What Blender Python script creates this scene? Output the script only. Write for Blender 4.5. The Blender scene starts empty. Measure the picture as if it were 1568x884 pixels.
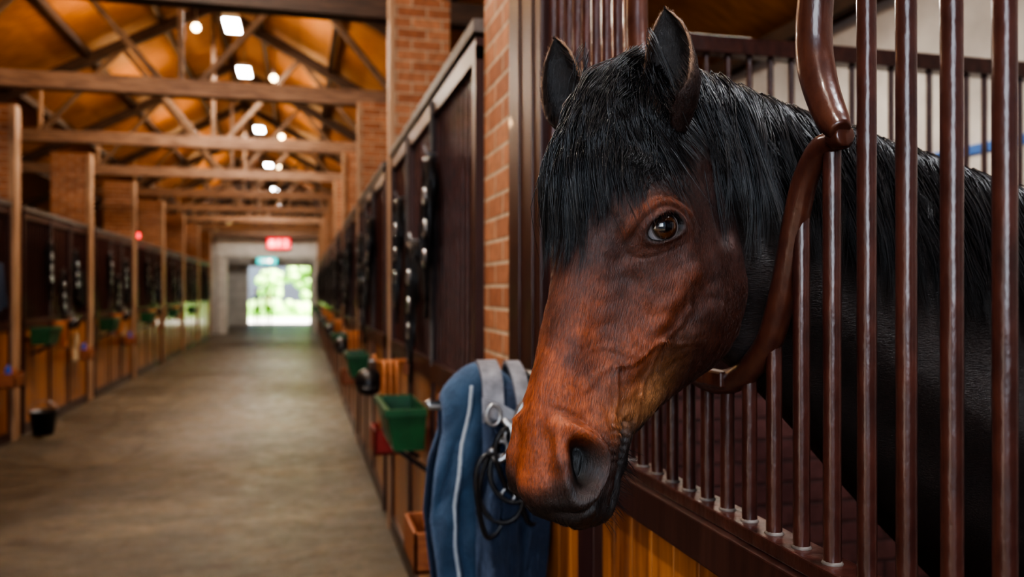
import bpy, math, random, bmesh
import numpy as np
from mathutils import Vector, Matrix
from mathutils.bvhtree import BVHTree
random.seed(7); rng = np.random.default_rng(7)
scene = bpy.context.scene
EYE = 1.70; XR = 0.65; XL = -3.2

# ------------------------------------------------------------------ materials
def newmat(name):
    m = bpy.data.materials.new(name); m.use_nodes = True
    nt = m.node_tree; b = nt.nodes['Principled BSDF']
    return m, nt, b
def N(nt, t, **kw):
    n = nt.nodes.new(t)
    for k, v in kw.items(): setattr(n, k, v)
    return n
def ramp(nt, fac, stops):
    r = N(nt, 'ShaderNodeValToRGB')
    els = r.color_ramp.elements
    while len(els) < len(stops): els.new(0.5)
    for e, (p, c) in zip(els, stops):
        e.position = p; e.color = (c[0], c[1], c[2], 1)
    nt.links.new(fac, r.inputs[0]); return r.outputs[0]
def objcoord(nt, scale=(1, 1, 1)):
    tc = N(nt, 'ShaderNodeTexCoord'); mp = N(nt, 'ShaderNodeMapping')
    mp.inputs['Scale'].default_value = scale
    nt.links.new(tc.outputs['Object'], mp.inputs[0]); return mp.outputs[0]
def noise(nt, vec, scale, detail=4, rough=0.55):
    n = N(nt, 'ShaderNodeTexNoise'); n.inputs['Scale'].default_value = scale
    n.inputs['Detail'].default_value = detail; n.inputs['Roughness'].default_value = rough
    nt.links.new(vec, n.inputs['Vector']); return n.outputs[0]
def bump(nt, b, h, strength=0.3, dist=0.005):
    bp = N(nt, 'ShaderNodeBump'); bp.inputs['Strength'].default_value = strength
    bp.inputs['Distance'].default_value = dist
    nt.links.new(h, bp.inputs['Height']); nt.links.new(bp.outputs[0], b.inputs['Normal'])
def mat_noise(name, c1, c2, rough=0.5, scale=(1, 1, 1), ns=8, bs=0.2, bd=0.003, metal=0, spec=0.5, coat=0):
    m, nt, b = newmat(name)
    v = objcoord(nt, scale); n = noise(nt, v, ns)
    nt.links.new(ramp(nt, n, [(0.3, c1), (0.7, c2)]), b.inputs['Base Color'])
    b.inputs['Roughness'].default_value = rough; b.inputs['Metallic'].default_value = metal
    b.inputs['Specular IOR Level'].default_value = spec; b.inputs['Coat Weight'].default_value = coat
    if bs: bump(nt, b, n, bs, bd)
    return m
def mat_emit(name, c, s):
    m, nt, b = newmat(name)
    b.inputs['Base Color'].default_value = (*c, 1)
    b.inputs['Emission Color'].default_value = (*c, 1); b.inputs['Emission Strength'].default_value = s
    return m
def mat_brick(name, c1, c2, mortar, rough=0.75):
    m, nt, b = newmat(name)
    tc = N(nt, 'ShaderNodeTexCoord'); sp = N(nt, 'ShaderNodeSeparateXYZ'); nt.links.new(tc.outputs['Object'], sp.inputs[0])
    ge = N(nt, 'ShaderNodeNewGeometry'); sn = N(nt, 'ShaderNodeSeparateXYZ'); nt.links.new(ge.outputs['Normal'], sn.inputs[0])
    ab = N(nt, 'ShaderNodeMath', operation='ABSOLUTE'); nt.links.new(sn.outputs[0], ab.inputs[0])
    gt = N(nt, 'ShaderNodeMath', operation='GREATER_THAN'); nt.links.new(ab.outputs[0], gt.inputs[0]); gt.inputs[1].default_value = 0.5
    mx = N(nt, 'ShaderNodeMix'); nt.links.new(gt.outputs[0], mx.inputs[0]); nt.links.new(sp.outputs[0], mx.inputs[2]); nt.links.new(sp.outputs[1], mx.inputs[3])
    cb = N(nt, 'ShaderNodeCombineXYZ'); nt.links.new(mx.outputs[0], cb.inputs[0]); nt.links.new(sp.outputs[2], cb.inputs[1])
    br = N(nt, 'ShaderNodeTexBrick')
    nt.links.new(cb.outputs[0], br.inputs['Vector'])
    for k, v in (('Scale', 1), ('Mortar Size', 0.007), ('Mortar Smooth', 0.3), ('Brick Width', 0.22), ('Row Height', 0.078), ('Bias', 0)):
        br.inputs[k].default_value = v
    br.inputs['Color1'].default_value = (*c1, 1); br.inputs['Color2'].default_value = (*c2, 1); br.inputs['Mortar'].default_value = (*mortar, 1)
    n = noise(nt, tc.outputs['Object'], 25)
    mm = N(nt, 'ShaderNodeMix', data_type='RGBA', blend_type='MULTIPLY'); mm.inputs[0].default_value = 0.7
    nt.links.new(br.outputs[0], mm.inputs[6]); nt.links.new(ramp(nt, n, [(0.3, (0.55, 0.55, 0.55)), (0.65, (1, 1, 1))]), mm.inputs[7])
    nt.links.new(mm.outputs[2], b.inputs['Base Color'])
    b.inputs['Roughness'].default_value = rough
    inv = N(nt, 'ShaderNodeMath', operation='SUBTRACT'); inv.inputs[0].default_value = 1; nt.links.new(br.outputs['Fac'], inv.inputs[1])
    bump(nt, b, inv.outputs[0], 0.8, 0.006)
    return m
def mat_planks(name, c1, c2, axis_scale, cell, rough=0.35, coat=0.2):
    m, nt, b = newmat(name)
    tc = N(nt, 'ShaderNodeTexCoord')
    sn = N(nt, 'ShaderNodeVectorMath', operation='SNAP'); nt.links.new(tc.outputs['Object'], sn.inputs[0]); sn.inputs[1].default_value = cell
    wn = N(nt, 'ShaderNodeTexWhiteNoise'); nt.links.new(sn.outputs[0], wn.inputs[0])
    v = objcoord(nt, axis_scale); n = noise(nt, v, 6, 6, 0.6)
    ad = N(nt, 'ShaderNodeMath', operation='MULTIPLY_ADD'); nt.links.new(wn.outputs[0], ad.inputs[0]); ad.inputs[1].default_value = 0.35; nt.links.new(n, ad.inputs[2])
    nt.links.new(ramp(nt, ad.outputs[0], [(0.35, c1), (0.9, c2)]), b.inputs['Base Color'])
    b.inputs['Roughness'].default_value = rough; b.inputs['Coat Weight'].default_value = coat
    bump(nt, b, n, 0.15, 0.003)
    return m

M = {}
M['plank'] = mat_planks('varnished_planks', (0.14, 0.040, 0.010), (0.46, 0.18, 0.05), (8, 8, 0.5), (0.095, 0.095, 50))
M['dkwood'] = mat_noise('dark_brown_paint', (0.028, 0.009, 0.008), (0.058, 0.020, 0.015), 0.40, (14, 14, 1), 4, 0.15, 0.002, coat=0.12)
M['bar'] = mat_noise('brown_gloss_enamel', (0.036, 0.012, 0.010), (0.078, 0.025, 0.018), 0.30, (4, 4, 2), 9, 0.5, 0.005, coat=0.22)
M['yoke'] = mat_noise('brown_gloss_yoke', (0.050, 0.016, 0.012), (0.095, 0.032, 0.019), 0.30, (4, 4, 2), 12, 0.4, 0.004, coat=0.35)
M['rail'] = mat_noise('painted_steel_rail', (0.08, 0.065, 0.058), (0.16, 0.135, 0.12), 0.55, (1, 1, 1), 10, 0.1, 0.002, metal=0.1)
M['brick'] = mat_brick('orange_brick', (0.34, 0.125, 0.058), (0.50, 0.22, 0.11), (0.52, 0.38, 0.26))
M['mbrick'] = mat_brick('maroon_brick', (0.15, 0.06, 0.06), (0.20, 0.085, 0.08), (0.10, 0.05, 0.05), 0.6)
M['post'] = mat_noise('pale_wood_post', (0.30, 0.17, 0.10), (0.50, 0.31, 0.19), 0.55, (8, 8, 0.6), 5, 0.2, 0.003)
M['beam'] = mat_noise('truss_timber', (0.14, 0.075, 0.048), (0.33, 0.20, 0.13), 0.6, (1, 8, 8), 4, 0.3, 0.004)
M['web'] = mat_noise('truss_web_timber', (0.10, 0.055, 0.032), (0.21, 0.125, 0.075), 0.6, (2, 2, 2), 4, 0.3, 0.004)
M['dkbeam'] = mat_noise('dark_rafter_timber', (0.035, 0.018, 0.011), (0.08, 0.040, 0.023), 0.6, (1, 1, 4), 5, 0.3, 0.004)
M['ceil'] = mat_planks('ceiling_plywood', (0.24, 0.092, 0.025), (0.56, 0.26, 0.085), (0.7, 3, 1), (1.2, 2.6, 50), 0.6, 0)
M['plaster'] = mat_noise('pale_plaster', (0.42, 0.40, 0.38), (0.62, 0.60, 0.57), 0.8, (1, 1, 1), 3, 0.15, 0.004)
M['white'] = mat_noise('white_paint', (0.55, 0.53, 0.5), (0.7, 0.68, 0.64), 0.6, (1, 1, 1), 4, 0.05)
M['bluepaint'] = mat_noise('blue_paint_stripe', (0.03, 0.12, 0.4), (0.05, 0.17, 0.5), 0.5)
M['green'] = mat_noise('green_plastic', (0.010, 0.070, 0.026), (0.018, 0.11, 0.038), 0.4, (1, 1, 1), 12, 0.15)
M['black'] = mat_noise('black_leather', (0.008, 0.008, 0.010), (0.02, 0.018, 0.018), 0.35, (1, 1, 1), 30, 0.2, 0.001)
M['steel'] = mat_noise('worn_steel', (0.28, 0.28, 0.29), (0.5, 0.5, 0.5), 0.35, (1, 1, 1), 15, 0.1, metal=0.9)
M['tan'] = mat_noise('tan_leather', (0.36, 0.12, 0.04), (0.52, 0.20, 0.07), 0.5, (1, 1, 1), 20, 0.2)
M['red'] = mat_noise('red_paint', (0.22, 0.015, 0.012), (0.33, 0.03, 0.02), 0.45)
M['wood2'] = mat_noise('box_wood', (0.20, 0.06, 0.025), (0.34, 0.12, 0.045), 0.5, (2, 8, 8), 6, 0.2)
M['beige'] = mat_noise('beige_cloth', (0.4, 0.3, 0.18), (0.55, 0.43, 0.28), 0.9, (1, 1, 1), 20)
M['bluepl'] = mat_noise('blue_plastic', (0.02, 0.07, 0.4), (0.03, 0.1, 0.5), 0.4)
M['grey'] = mat_noise('grey_webbing', (0.13, 0.13, 0.15), (0.27, 0.27, 0.30), 0.5, (1, 1, 1), 30, 0.4, 0.002)

def mat_fabric(name, c1, c2):
    m, nt, b = newmat(name)
    v = objcoord(nt); n = noise(nt, v, 16, 7, .65); n2 = noise(nt, v, 260, 2)
    nt.links.new(ramp(nt, n, [(0.3, c1), (0.7, c2)]), b.inputs['Base Color'])
    b.inputs['Roughness'].default_value = 0.9; b.inputs['Sheen Weight'].default_value = 0.3
    b.inputs['Sheen Tint'].default_value = (0.5, 0.65, 1, 1)
    ad = N(nt, 'ShaderNodeMath', operation='MULTIPLY_ADD'); nt.links.new(n, ad.inputs[0]); ad.inputs[1].default_value = 4; nt.links.new(n2, ad.inputs[2])
    bump(nt, b, ad.outputs[0], 0.7, 0.005); return m
M['blue'] = mat_fabric('blue_fleece', (0.016, 0.038, 0.074), (0.038, 0.080, 0.140))
M['navy'] = mat_fabric('navy_fleece', (0.006, 0.012, 0.028), (0.012, 0.024, 0.055))
M['piping'] = mat_fabric('pale_piping', (0.30, 0.33, 0.36), (0.44, 0.47, 0.50))

m, nt, b = newmat('stable_floor_concrete')
v1 = objcoord(nt, (0.7, 1.3, 1)); v2 = objcoord(nt, (1, 1, 1)); v3 = objcoord(nt, (2.5, 12, 1))
n1 = noise(nt, v1, 1.5, 12, 0.78); n2 = noise(nt, v2, 0.6, 3); n3 = noise(nt, v3, 2.0, 9, 0.85); n4 = noise(nt, v2, 24, 6, .8); n5 = noise(nt, v2, 4.0, 6, .75)
c = ramp(nt, n1, [(0.3, (0.065, 0.048, 0.031)), (0.5, (0.16, 0.122, 0.077)), (0.72, (0.33, 0.255, 0.155))])
c2 = ramp(nt, n2, [(0.35, (0.55, 0.52, 0.48)), (0.65, (1, 1, 1))])
c3 = ramp(nt, n3, [(0.40, (0.45, 0.44, 0.42)), (0.58, (1.0, 1.0, 1.0))])
c4 = ramp(nt, n4, [(0.38, (0.62, 0.6, 0.58)), (0.6, (1.0, 1.0, 1.0))])
c5 = ramp(nt, n5, [(0.33, (0.55, 0.52, 0.48)), (0.5, (1.0, 1.0, 1.0)), (0.74, (1.3, 1.2, 1.0))])
prev = c
for cc in (c2, c3, c4, c5):
    mx = N(nt, 'ShaderNodeMix', data_type='RGBA', blend_type='MULTIPLY'); mx.inputs[0].default_value = 1
    nt.links.new(prev, mx.inputs[6]); nt.links.new(cc, mx.inputs[7]); prev = mx.outputs[2]
nt.links.new(prev, b.inputs['Base Color'])
nt.links.new(ramp(nt, n5, [(0.35, (.28,) * 3), (0.65, (.55,) * 3)]), b.inputs['Roughness'])
bump(nt, b, n3, 0.6, 0.008); M['floor'] = m
M['pave'] = mat_noise('sunlit_paving', (0.6, 0.56, 0.53), (0.75, 0.72, 0.68), 0.8)
M['grass'] = mat_noise('lawn_grass', (0.20, 0.42, 0.08), (0.35, 0.6, 0.14), 0.9)
M['leaf'] = mat_noise('tree_leaves', (0.24, 0.50, 0.09), (0.60, 0.82, 0.30), 0.7, (1, 1, 1), 4, 0.4, 0.1)
M['bark'] = mat_noise('tree_bark', (0.1, 0.06, 0.04), (0.2, 0.13, 0.08), 0.9)

# ------------------------------------------------------------------ mesh builder
class MB:
    def __init__(s): s.v = []; s.f = []; s.m = []; s.sm = []; s.mats = []
    def mi(s, k):
        if k not in s.mats: s.mats.append(k)
        return s.mats.index(k)
    def add(s, vs, fs, k, smooth=False):
        o = len(s.v); s.v.extend([tuple(map(float, v)) for v in vs]); i = s.mi(k)
        for f in fs: s.f.append(tuple(int(a) + o for a in f)); s.m.append(i); s.sm.append(smooth)
    def box(s, x0, x1, y0, y1, z0, z1, k):
        vs = [(x, y, z) for z in (z0, z1) for y in (y0, y1) for x in (x0, x1)]
        s.add(vs, [(0, 2, 3, 1), (4, 5, 7, 6), (0, 1, 5, 4), (2, 6, 7, 3), (0, 4, 6, 2), (1, 3, 7, 5)], k)
    def beam(s, p0, p1, w, h, k, up=(0, 0, 1)):
        p0 = Vector(p0); p1 = Vector(p1); d = (p1 - p0).normalized(); up = Vector(up)
        if abs(d.dot(up)) > 0.98: up = Vector((0, 1, 0))
        a = d.cross(up).normalized() * w / 2; c = a.cross(d).normalized() * h / 2
        vs = [p + i * a + j * c for p in (p0, p1) for j in (-1, 1) for i in (-1, 1)]
        s.add(vs, [(0, 2, 3, 1), (4, 5, 7, 6), (0, 1, 5, 4), (2, 6, 7, 3), (0, 4, 6, 2), (1, 3, 7, 5)], k)
    def tube(s, pts, r, k, n=10, close=False, flat=1.0, cap=True, ref=None):
        P = np.array([tuple(p) for p in pts], float); K = len(P)
        R = np.full(K, r) if np.isscalar(r) else np.array(r, float)
        if close: T = np.roll(P, -1, 0) - np.roll(P, 1, 0)
        else: T = np.gradient(P, axis=0)
        T /= np.linalg.norm(T, axis=1)[:, None] + 1e-12
        if ref is None: ref = np.array([0, 0, 1.0]) if abs(T[0][2]) < 0.9 else np.array([1.0, 0, 0])
        n1 = np.cross(T[0], ref); n1 /= np.linalg.norm(n1); vs = []
        for i in range(K):
            n1 = n1 - T[i] * n1.dot(T[i]); n1 /= np.linalg.norm(n1); n2 = np.cross(T[i], n1)
            for j in range(n):
                a = 2 * math.pi * j / n
                vs.append(P[i] + R[i] * (math.cos(a) * n1 + flat * math.sin(a) * n2))
        fs = []
        for i in range(K if close else K - 1):
            i2 = (i + 1) % K
            for j in range(n):
                fs.append((i * n + j, i * n + (j + 1) % n, i2 * n + (j + 1) % n, i2 * n + j))
        if cap and not close:
            fs.append(tuple(range(n - 1, -1, -1))); fs.append(tuple((K - 1) * n + j for j in range(n)))
        s.add(vs, fs, k, True)
    def ribbon(s, pts, wdir, w, th, k):
        P = np.array(pts, float); wd = np.array(wdir, float); wd /= np.linalg.norm(wd)
        T = np.gradient(P, axis=0); T /= np.linalg.norm(T, axis=1)[:, None]
        nn = np.cross(T, wd); nn /= np.linalg.norm(nn, axis=1)[:, None]
        G = np.stack([P + wd * w / 2 - nn * th / 2, P + wd * w / 2 + nn * th / 2, P - wd * w / 2 + nn * th / 2, P - wd * w / 2 - nn * th / 2], 1)
        s.grid(G, k, False, True, smooth=False)
    def grid(s, P, k, cu=False, cv=False, smooth=True):
        P = np.asarray(P); a, b_ = P.shape[:2]; vs = P.reshape(-1, 3); fs = []
        for i in range(a if cu else a - 1):
            for j in range(b_ if cv else b_ - 1):
                i2 = (i + 1) % a; j2 = (j + 1) % b_
                fs.append((i * b_ + j, i * b_ + j2, i2 * b_ + j2, i2 * b_ + j))
        s.add(vs, fs, k, smooth)
    def ball(s, c, r, k, n=16):
        th = np.linspace(0.001, math.pi - 0.001, n); ph = np.linspace(0, 2 * math.pi, 2 * n, endpoint=False)
        r = np.array(r if hasattr(r, '__len__') else (r, r, r)); P = np.zeros((n, 2 * n, 3))
        for i, t in enumerate(th):
            for j, p in enumerate(ph):
                P[i, j] = np.array(c) + r * np.array((math.sin(t) * math.cos(p), math.sin(t) * math.sin(p), math.cos(t)))
        s.grid(P, k, False, True)
    def obj(s, name, bevel=0, parent=None, solid=0):
        me = bpy.data.meshes.new(name); me.from_pydata(s.v, [], s.f)
        for k in s.mats: me.materials.append(M[k])
        me.polygons.foreach_set('material_index', s.m); me.polygons.foreach_set('use_smooth', s.sm)
        me.update(); o = bpy.data.objects.new(name, me); scene.collection.objects.link(o)
        if solid:
            q = o.modifiers.new('solid', 'SOLIDIFY'); q.thickness = solid; q.offset = 0
        if bevel:
            q = o.modifiers.new('bevel', 'BEVEL'); q.width = bevel; q.segments = 2; q.limit_method = 'ANGLE'; q.angle_limit = math.radians(50)
        if parent: o.parent = parent
        return o

# ------------------------------------------------------------------ building shell
YE = 41.0; YB = -4.0; YX = 33.5
WL, WRr = -5.95, 3.45
RZ = 6.05; SL = .545; CX = -1.27; TZ = 3.90
def shell():
    b = MB(); b.box(WL, WRr, YB, YE, -0.1, 0, 'floor'); b.obj('floor')
    b = MB(); b.box(WRr, WRr + 0.15, YB, YE, 0, 3.48, 'plaster'); b.box(WRr - 0.012, WRr, YB, YE, 2.42, 2.47, 'bluepaint'); b.obj('wall_right')
    b = MB(); b.box(WL - 0.15, WL, YB, YE, 0, 3.48, 'plaster'); b.obj('wall_left')
    b = MB(); dx0, dx1, dz = -2.45, 0.41, 2.85
    b.box(WL, dx0 - .06, YE, YE + 0.2, 0, 3.4, 'plaster'); b.box(dx1 + .06, WRr, YE, YE + 0.2, 0, 3.4, 'plaster'); b.box(dx0 - .06, dx1 + .06, YE, YE + 0.2, dz + .06, 3.4, 'plaster')
    rz = RZ
    b.add([(WL, YE, 3.4), (WRr, YE, 3.4), (CX, YE, rz), (WL, YE + .2, 3.4), (WRr, YE + .2, 3.4), (CX, YE + .2, rz)], [(0, 1, 2), (3, 5, 4)], 'ceil')
    b.obj('wall_far')
    b = MB()
    for x in (dx0 - 0.06, dx1): b.box(x, x + 0.06, YE - 0.01, YE + 0.21, 0, dz + 0.06, 'white')
    b.box(dx0, dx1, YE - 0.01, YE + 0.21, dz, dz + 0.06, 'white'); b.obj('door_1')
    b = MB()
    for sg in (-1, 1):
        xo = CX + sg * 5.2; zo = RZ + .07 - SL * 5.2; z1 = RZ + .07
        b.add([(CX, YB, z1), (xo, YB, zo), (xo, YE + 1, zo), (CX, YE + 1, z1), (CX, YB, z1 + .07), (xo, YB, zo + .07), (xo, YE + 1, zo + .07), (CX, YE + 1, z1 + .07)],
              [(0, 1, 2, 3), (7, 6, 5, 4), (0, 4, 5, 1), (3, 2, 6, 7), (1, 5, 6, 2)], 'ceil')
    b.obj('ceiling')
    b = MB(); b.box(XL, XR, YX, YX + .3, 3.02, 3.86, 'white')
    b.box(XL + .05, XL + .4, YX + .05, YX + .35, 0, 3.02, 'white'); b.box(XR - .15, XR + .05, YX + .05, YX + .35, 0, 3.02, 'white'); b.obj('wall_lintel')
    for x0, x1 in ((WL, XL), (XR, WRr)):
        b = MB(); b.box(x0, x1, YX + .05, YX + .25, 0, 3.5, 'plaster'); b.obj('wall_cross')
shell()

def truss(y, mt='beam'):
    b = MB(); hw = (RZ - .1 - TZ) / SL
    b.box(CX - hw, CX + hw, y - .075, y + .075, TZ - .09, TZ + .09, mt)
    for sg in (-1, 1):
        b.beam((CX, y, RZ - .1), (CX + sg * 4.7, y, RZ - .1 - SL * 4.7), .10, .15, 'dkbeam')
        for xa, xb in ((0.2, 1.25), (2.3, 1.25)):
            b.beam((CX + sg * xa, y, TZ + .07), (CX + sg * xb, y, RZ - .14 - SL * xb), .06, .075, 'web')
        b.beam((CX + sg * 2.32, y, TZ + .07), (CX + sg * 2.32, y, RZ - .12 - SL * 2.32), .05, .05, 'post')
    b.beam((CX, y, TZ), (CX, y, RZ), .06, .06, 'web')
    b.obj('roof_truss', bevel=.006)
for y in (-.3, 3.0): truss(y)
truss(6.45, 'dkbeam')
for y in (9.5, 12.9, 16.3, 19.7, 23.1, 26.5, 29.9, 33.2, 36.5, 39.5): truss(y)
b = MB()
for sg in (-1, 1):
    for d in (0.7, 1.7, 2.7, 3.7, 4.6):
        x = CX + sg * d; b.beam((x, YB, RZ - .02 - SL * d), (x, YE, RZ - .02 - SL * d), .07, .11, 'dkbeam')
b.beam((CX, YB, RZ), (CX, YE, RZ), .08, .16, 'dkbeam'); b.obj('roof_purlins')

PR = [2.47 + 3.4 * k for k in range(-1, 10)]; PL = [10.35 + 3.43 * k for k in range(-3, 7)]
for y in PR:
    b = MB(); b.box(XR, XR + .4, y, y + .46, 0, TZ - .09, 'brick')
    if y > 3: b.box(XR - .045, XR, y - .02, y + .10, 0, TZ - .09, 'post')
    b.obj('brick_pillar', bevel=.004)
for y in PL:
    b = MB(); b.box(XL - .5, XL, y, y + .42, 0, TZ - .09, 'brick'); b.box(XL, XL + .07, y - .02, y + .16, 0, TZ - .09, 'post'); b.obj('brick_pillar', bevel=.004)

LEDGE = 1.355; RAILZ = 2.70
def halter(b, x, y, z, sg, seed=0):
    r = np.random.default_rng(seed)
    for q in range(4):
        w = .05 + .02 * q; h = .28 + .13 * q + r.uniform(-.04, .04); ph = r.uniform(0, 6)
        pts = [(x + sg * (.02 + .012 * q), y + w * math.sin(t) + .03 * math.sin(3 * t + ph), z - h / 2 + h / 2 * math.cos(t)) for t in np.linspace(0, 2 * math.pi, 26)[:-1]]
        b.tube(pts, .012, 'black', 6, close=True)
    b.tube([(x, y, z + .02), (x + sg * .05, y, z + .02), (x + sg * .06, y, z + .06)], .008, 'steel', 6)
    b.tube([(x + sg * .05, y, z), (x + sg * .06, y + .03, z - .4), (x + sg * .05, y - .02, z - .62), (x + sg * .05, y + .02, z - .75)], .011, 'black', 6)
    for dz in (.18, .33, .47): b.tube([(x + sg * .06, y + .035 * math.cos(t), z - dz + .035 * math.sin(t)) for t in np.linspace(0, 2 * math.pi, 13)[:-1]], .010, 'steel', 6, close=True)
def hung_rug(b, x, y, z, sg, w, h, mat, seed):
    """folded rug hanging in front of the bars"""
    r = np.random.default_rng(seed); ph = r.uniform(0, 6, 3); G = np.zeros((14, 24, 3))
    for i, v in enumerate(np.linspace(0, 1, 14)):
        for j, u in enumerate(np.linspace(0, 1, 24)):
            G[i, j] = (x + sg * (.05 + .02 * math.sin(u * 14 + ph[0] + v) * (.4 + v)), y + (u - .5) * w * (.75 + .25 * v), z - v * h * (1 - .08 * math.sin(u * 5 + ph[1])))
    b.grid(G, mat); G2 = G.copy(); G2[..., 0] -= sg * .02; b.grid(G2, mat)
def stall_front(x, y0, y1, sg, hal=True, sp=0.10, rr=.012):
    b = MB(); L = y1 - y0
    n = int(L / .095); w = L / n
    for i in range(n): b.box(x - .018, x + .018, y0 + i * w + .002, y0 + (i + 1) * w - .002, .10, 1.27, 'plank')
    b.box(x - .035, x + .035, y0, y1, 0, .12, 'dkwood')
    b.box(x - .035, x + .035, y0, y1, 1.255, LEDGE, 'dkwood')
    b.box(x - .04, x + .04, y0, y1, RAILZ - .05, RAILZ, 'rail')
    b.box(x - .03, x + .03, y0, y1, RAILZ - .15, RAILZ - .07, 'dkwood')
    ys = [y0 + .03, y0 + L * .36, y0 + L * .66, y1 - .03]
    for i, y in enumerate(ys): b.box(x - .032, x + .032, y - .03, y + .03, .1, RAILZ - .1, 'dkwood')
    for y in (ys[1] - .04, ys[2] + .04): b.box(x + sg * .032, x + sg * .045, y - .01, y + .01, LEDGE - .02, RAILZ - .08, 'rail')
    n = int(L / sp)
    for i in range(1, n):
        y = y0 + L * i / n; b.tube([(x, y, LEDGE), (x, y, RAILZ - .1)], rr, 'bar', 6, cap=False)
    for a, c in ((ys[0], ys[1]), (ys[2], ys[3])):
        xs_ = sorted((x - sg * .014, x - sg * .026)); b.box(xs_[0], xs_[1], a, c, LEDGE, RAILZ - .1, 'dkwood')
    if hal:
        halter(b, x + sg * .03, y0 + L * .30, 2.32, sg, int(y0 * 10)); halter(b, x + sg * .03, y0 + L * .72, 2.25, sg, int(y0 * 10) + 1)
        halter(b, x + sg * .03, y0 + L * .50, 1.95, sg, int(y0 * 10) + 2)
        if sg > 0: hung_rug(b, x, y0 + L * .84, 2.0, sg, .42, .5, 'navy' if int(y0) % 2 else 'black', int(y0 * 7))
    b.obj('stall_front', bevel=.004)
for i in range(1, len(PR) - 1): stall_front(XR, PR[i] + .46, PR[i + 1] - .02, -1)
for i in range(len(PL) - 1): stall_front(XL, PL[i] + .42, PL[i + 1] - .02, 1)

def partition(y, x0, x1, near=False):
    b = MB(); b.box(x0, x1, y, y + .12, 0, 1.42, 'mbrick'); b.box(x0, x1, y + .01, y + .11, 1.42, 1.48, 'dkwood')
    b.box(x0, x1, y + .02, y + .09, 2.54, 2.60, 'bar')
    n = int((x1 - x0) / .085)
    for i in range(1, n):
        x = x0 + (x1 - x0) * i / n; b.tube([(x, y + .055, 1.46), (x, y + .055, 2.56)], .011, 'bar', 8, cap=False)
    b.obj('stall_partition', bevel=.003 if near else 0)
for y in PR[:6]: partition(y + .11, XR + .4, WRr, y < 3)
for y in PL[2:]: partition(y + .15, WL, XL - .5)

# ------------------------------------------------------------------ near stall grille with neck yoke
def catmull(pts, n=10):
    P = [np.array(p, float) for p in pts]; P = [2 * P[0] - P[1]] + P + [2 * P[-1] - P[-2]]; out = []
    for i in range(1, len(P) - 2):
        for t in np.linspace(0, 1, n, endpoint=False):
            out.append(0.5 * ((2 * P[i]) + (P[i + 1] - P[i - 1]) * t + (2 * P[i - 1] - 5 * P[i] + 4 * P[i + 1] - P[i + 2]) * t * t + (3 * P[i] - P[i - 1] - 3 * P[i + 1] + P[i + 2]) * t ** 3))
    out.append(P[-2]); return np.array(out)
def near_grille():
    b = MB(); x = XR
    y0, y1 = -.47, 2.45
    n = 31; w = (y1 - y0) / n
    for i in range(n): b.box(x - .016, x + .016, y0 + i * w + .002, y0 + (i + 1) * w - .002, .10, 1.28, 'plank')
    b.box(x - .035, x + .035, y0, y1, 0, .12, 'dkwood')
    b.box(x - .038, x + .030, y0, y1, 1.265, LEDGE - .022, 'dkwood')
    b.box(x - .024, x + .030, y0, y1, LEDGE - .022, LEDGE, 'bar')
    b.box(x - .04, x + .04, y0, y1, RAILZ - .08, RAILZ, 'rail')
    for y in (-.44, 1.72): b.box(x - .038, x + .03, y - .05, y + .05, .1, 1.26, 'dkwood')
    for i, y in enumerate((2.41, 2.34, 2.27, 2.20, 2.13)): b.box(x - .03 - .004 * (i % 2), x + .02, y - .033, y + .033, LEDGE, RAILZ - .08, 'dkwood')
    low = [(.865, 1.886), (.895, 1.887), (.922, 1.878), (.950, 1.845), (.972, 1.79), (.990, 1.73), (1.008, 1.68), (1.035, 1.628), (1.08, 1.588), (1.135, 1.562), (1.20, 1.553), (1.27, 1.565), (1.33, 1.60), (1.375, 1.66), (1.405, 1.74), (1.43, 1.83), (1.455, 1.875), (1.50, 1.886)]
    C = catmull([(x - .004, a, c) for a, c in low], 6)
    rad = np.interp(np.linspace(0, 1, len(C)), [0, .1, .3, .5, .7, .9, 1], [.012, .016, .0185, .020, .0185, .016, .012])
    b.tube(C, rad, 'yoke', 14)
    for sgn, c in ((1, 0), (-1, 2.365)):
        up = [(.862, 1.894), (.880, 1.915), (.903, 1.96), (.915, 2.01), (.912, 2.07), (.895, 2.13), (.882, 2.22), (.882, 2.40), (.882, 2.64)]
        C2 = catmull([(x - .014, c + sgn * a, z) for a, z in up], 6)
        r2 = np.interp(np.linspace(0, 1, len(C2)), [0, .08, .3, .6, 1], [.014, .019, .0235, .022, .020])
        b.tube(C2, r2, 'yoke', 14)
        b.tube([(x - .008, c + sgn * .860, 1.889), (x - .008, c + sgn * .885, 1.889)], .014, 'yoke', 10)
    b.box(x - .03, x - .006, 1.13, 1.19, 1.55, 1.575, 'yoke')
    Cy = C[:, 1]; Cz = C[:, 2]
    ys = [.833 + .0655 * k for k in range(-20, 20)]
    for yy in ys:
        if yy < y0 + .03 or yy > 2.09: continue
        zt = np.interp(yy, Cy, Cz) if .875 < yy < 1.49 else RAILZ - .06
        b.tube([(x, yy, LEDGE - .005), (x, yy, LEDGE + .3), (x, yy, zt - .15), (x, yy, zt)] if zt > 1.9 else [(x, yy, LEDGE - .005), (x, yy, zt)], .0112, 'bar', 14, cap=False)
        b.tube([(x, yy, LEDGE - .002), (x, yy, LEDGE + .005)], [.015, .0115], 'rail', 12)
        if zt > 2: b.tube([(x, yy, zt - .02), (x, yy, zt)], .014, 'bar', 10)
    b.box(x - .052, x - .038, 1.60, 1.66, 1.27, 1.31, 'steel')
    b.tube([(x - .05, 1.63, 1.29), (x - .075, 1.63, 1.285)], .008, 'steel', 8)
    b.obj('stall_grille', bevel=.003)
near_grille()

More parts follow.
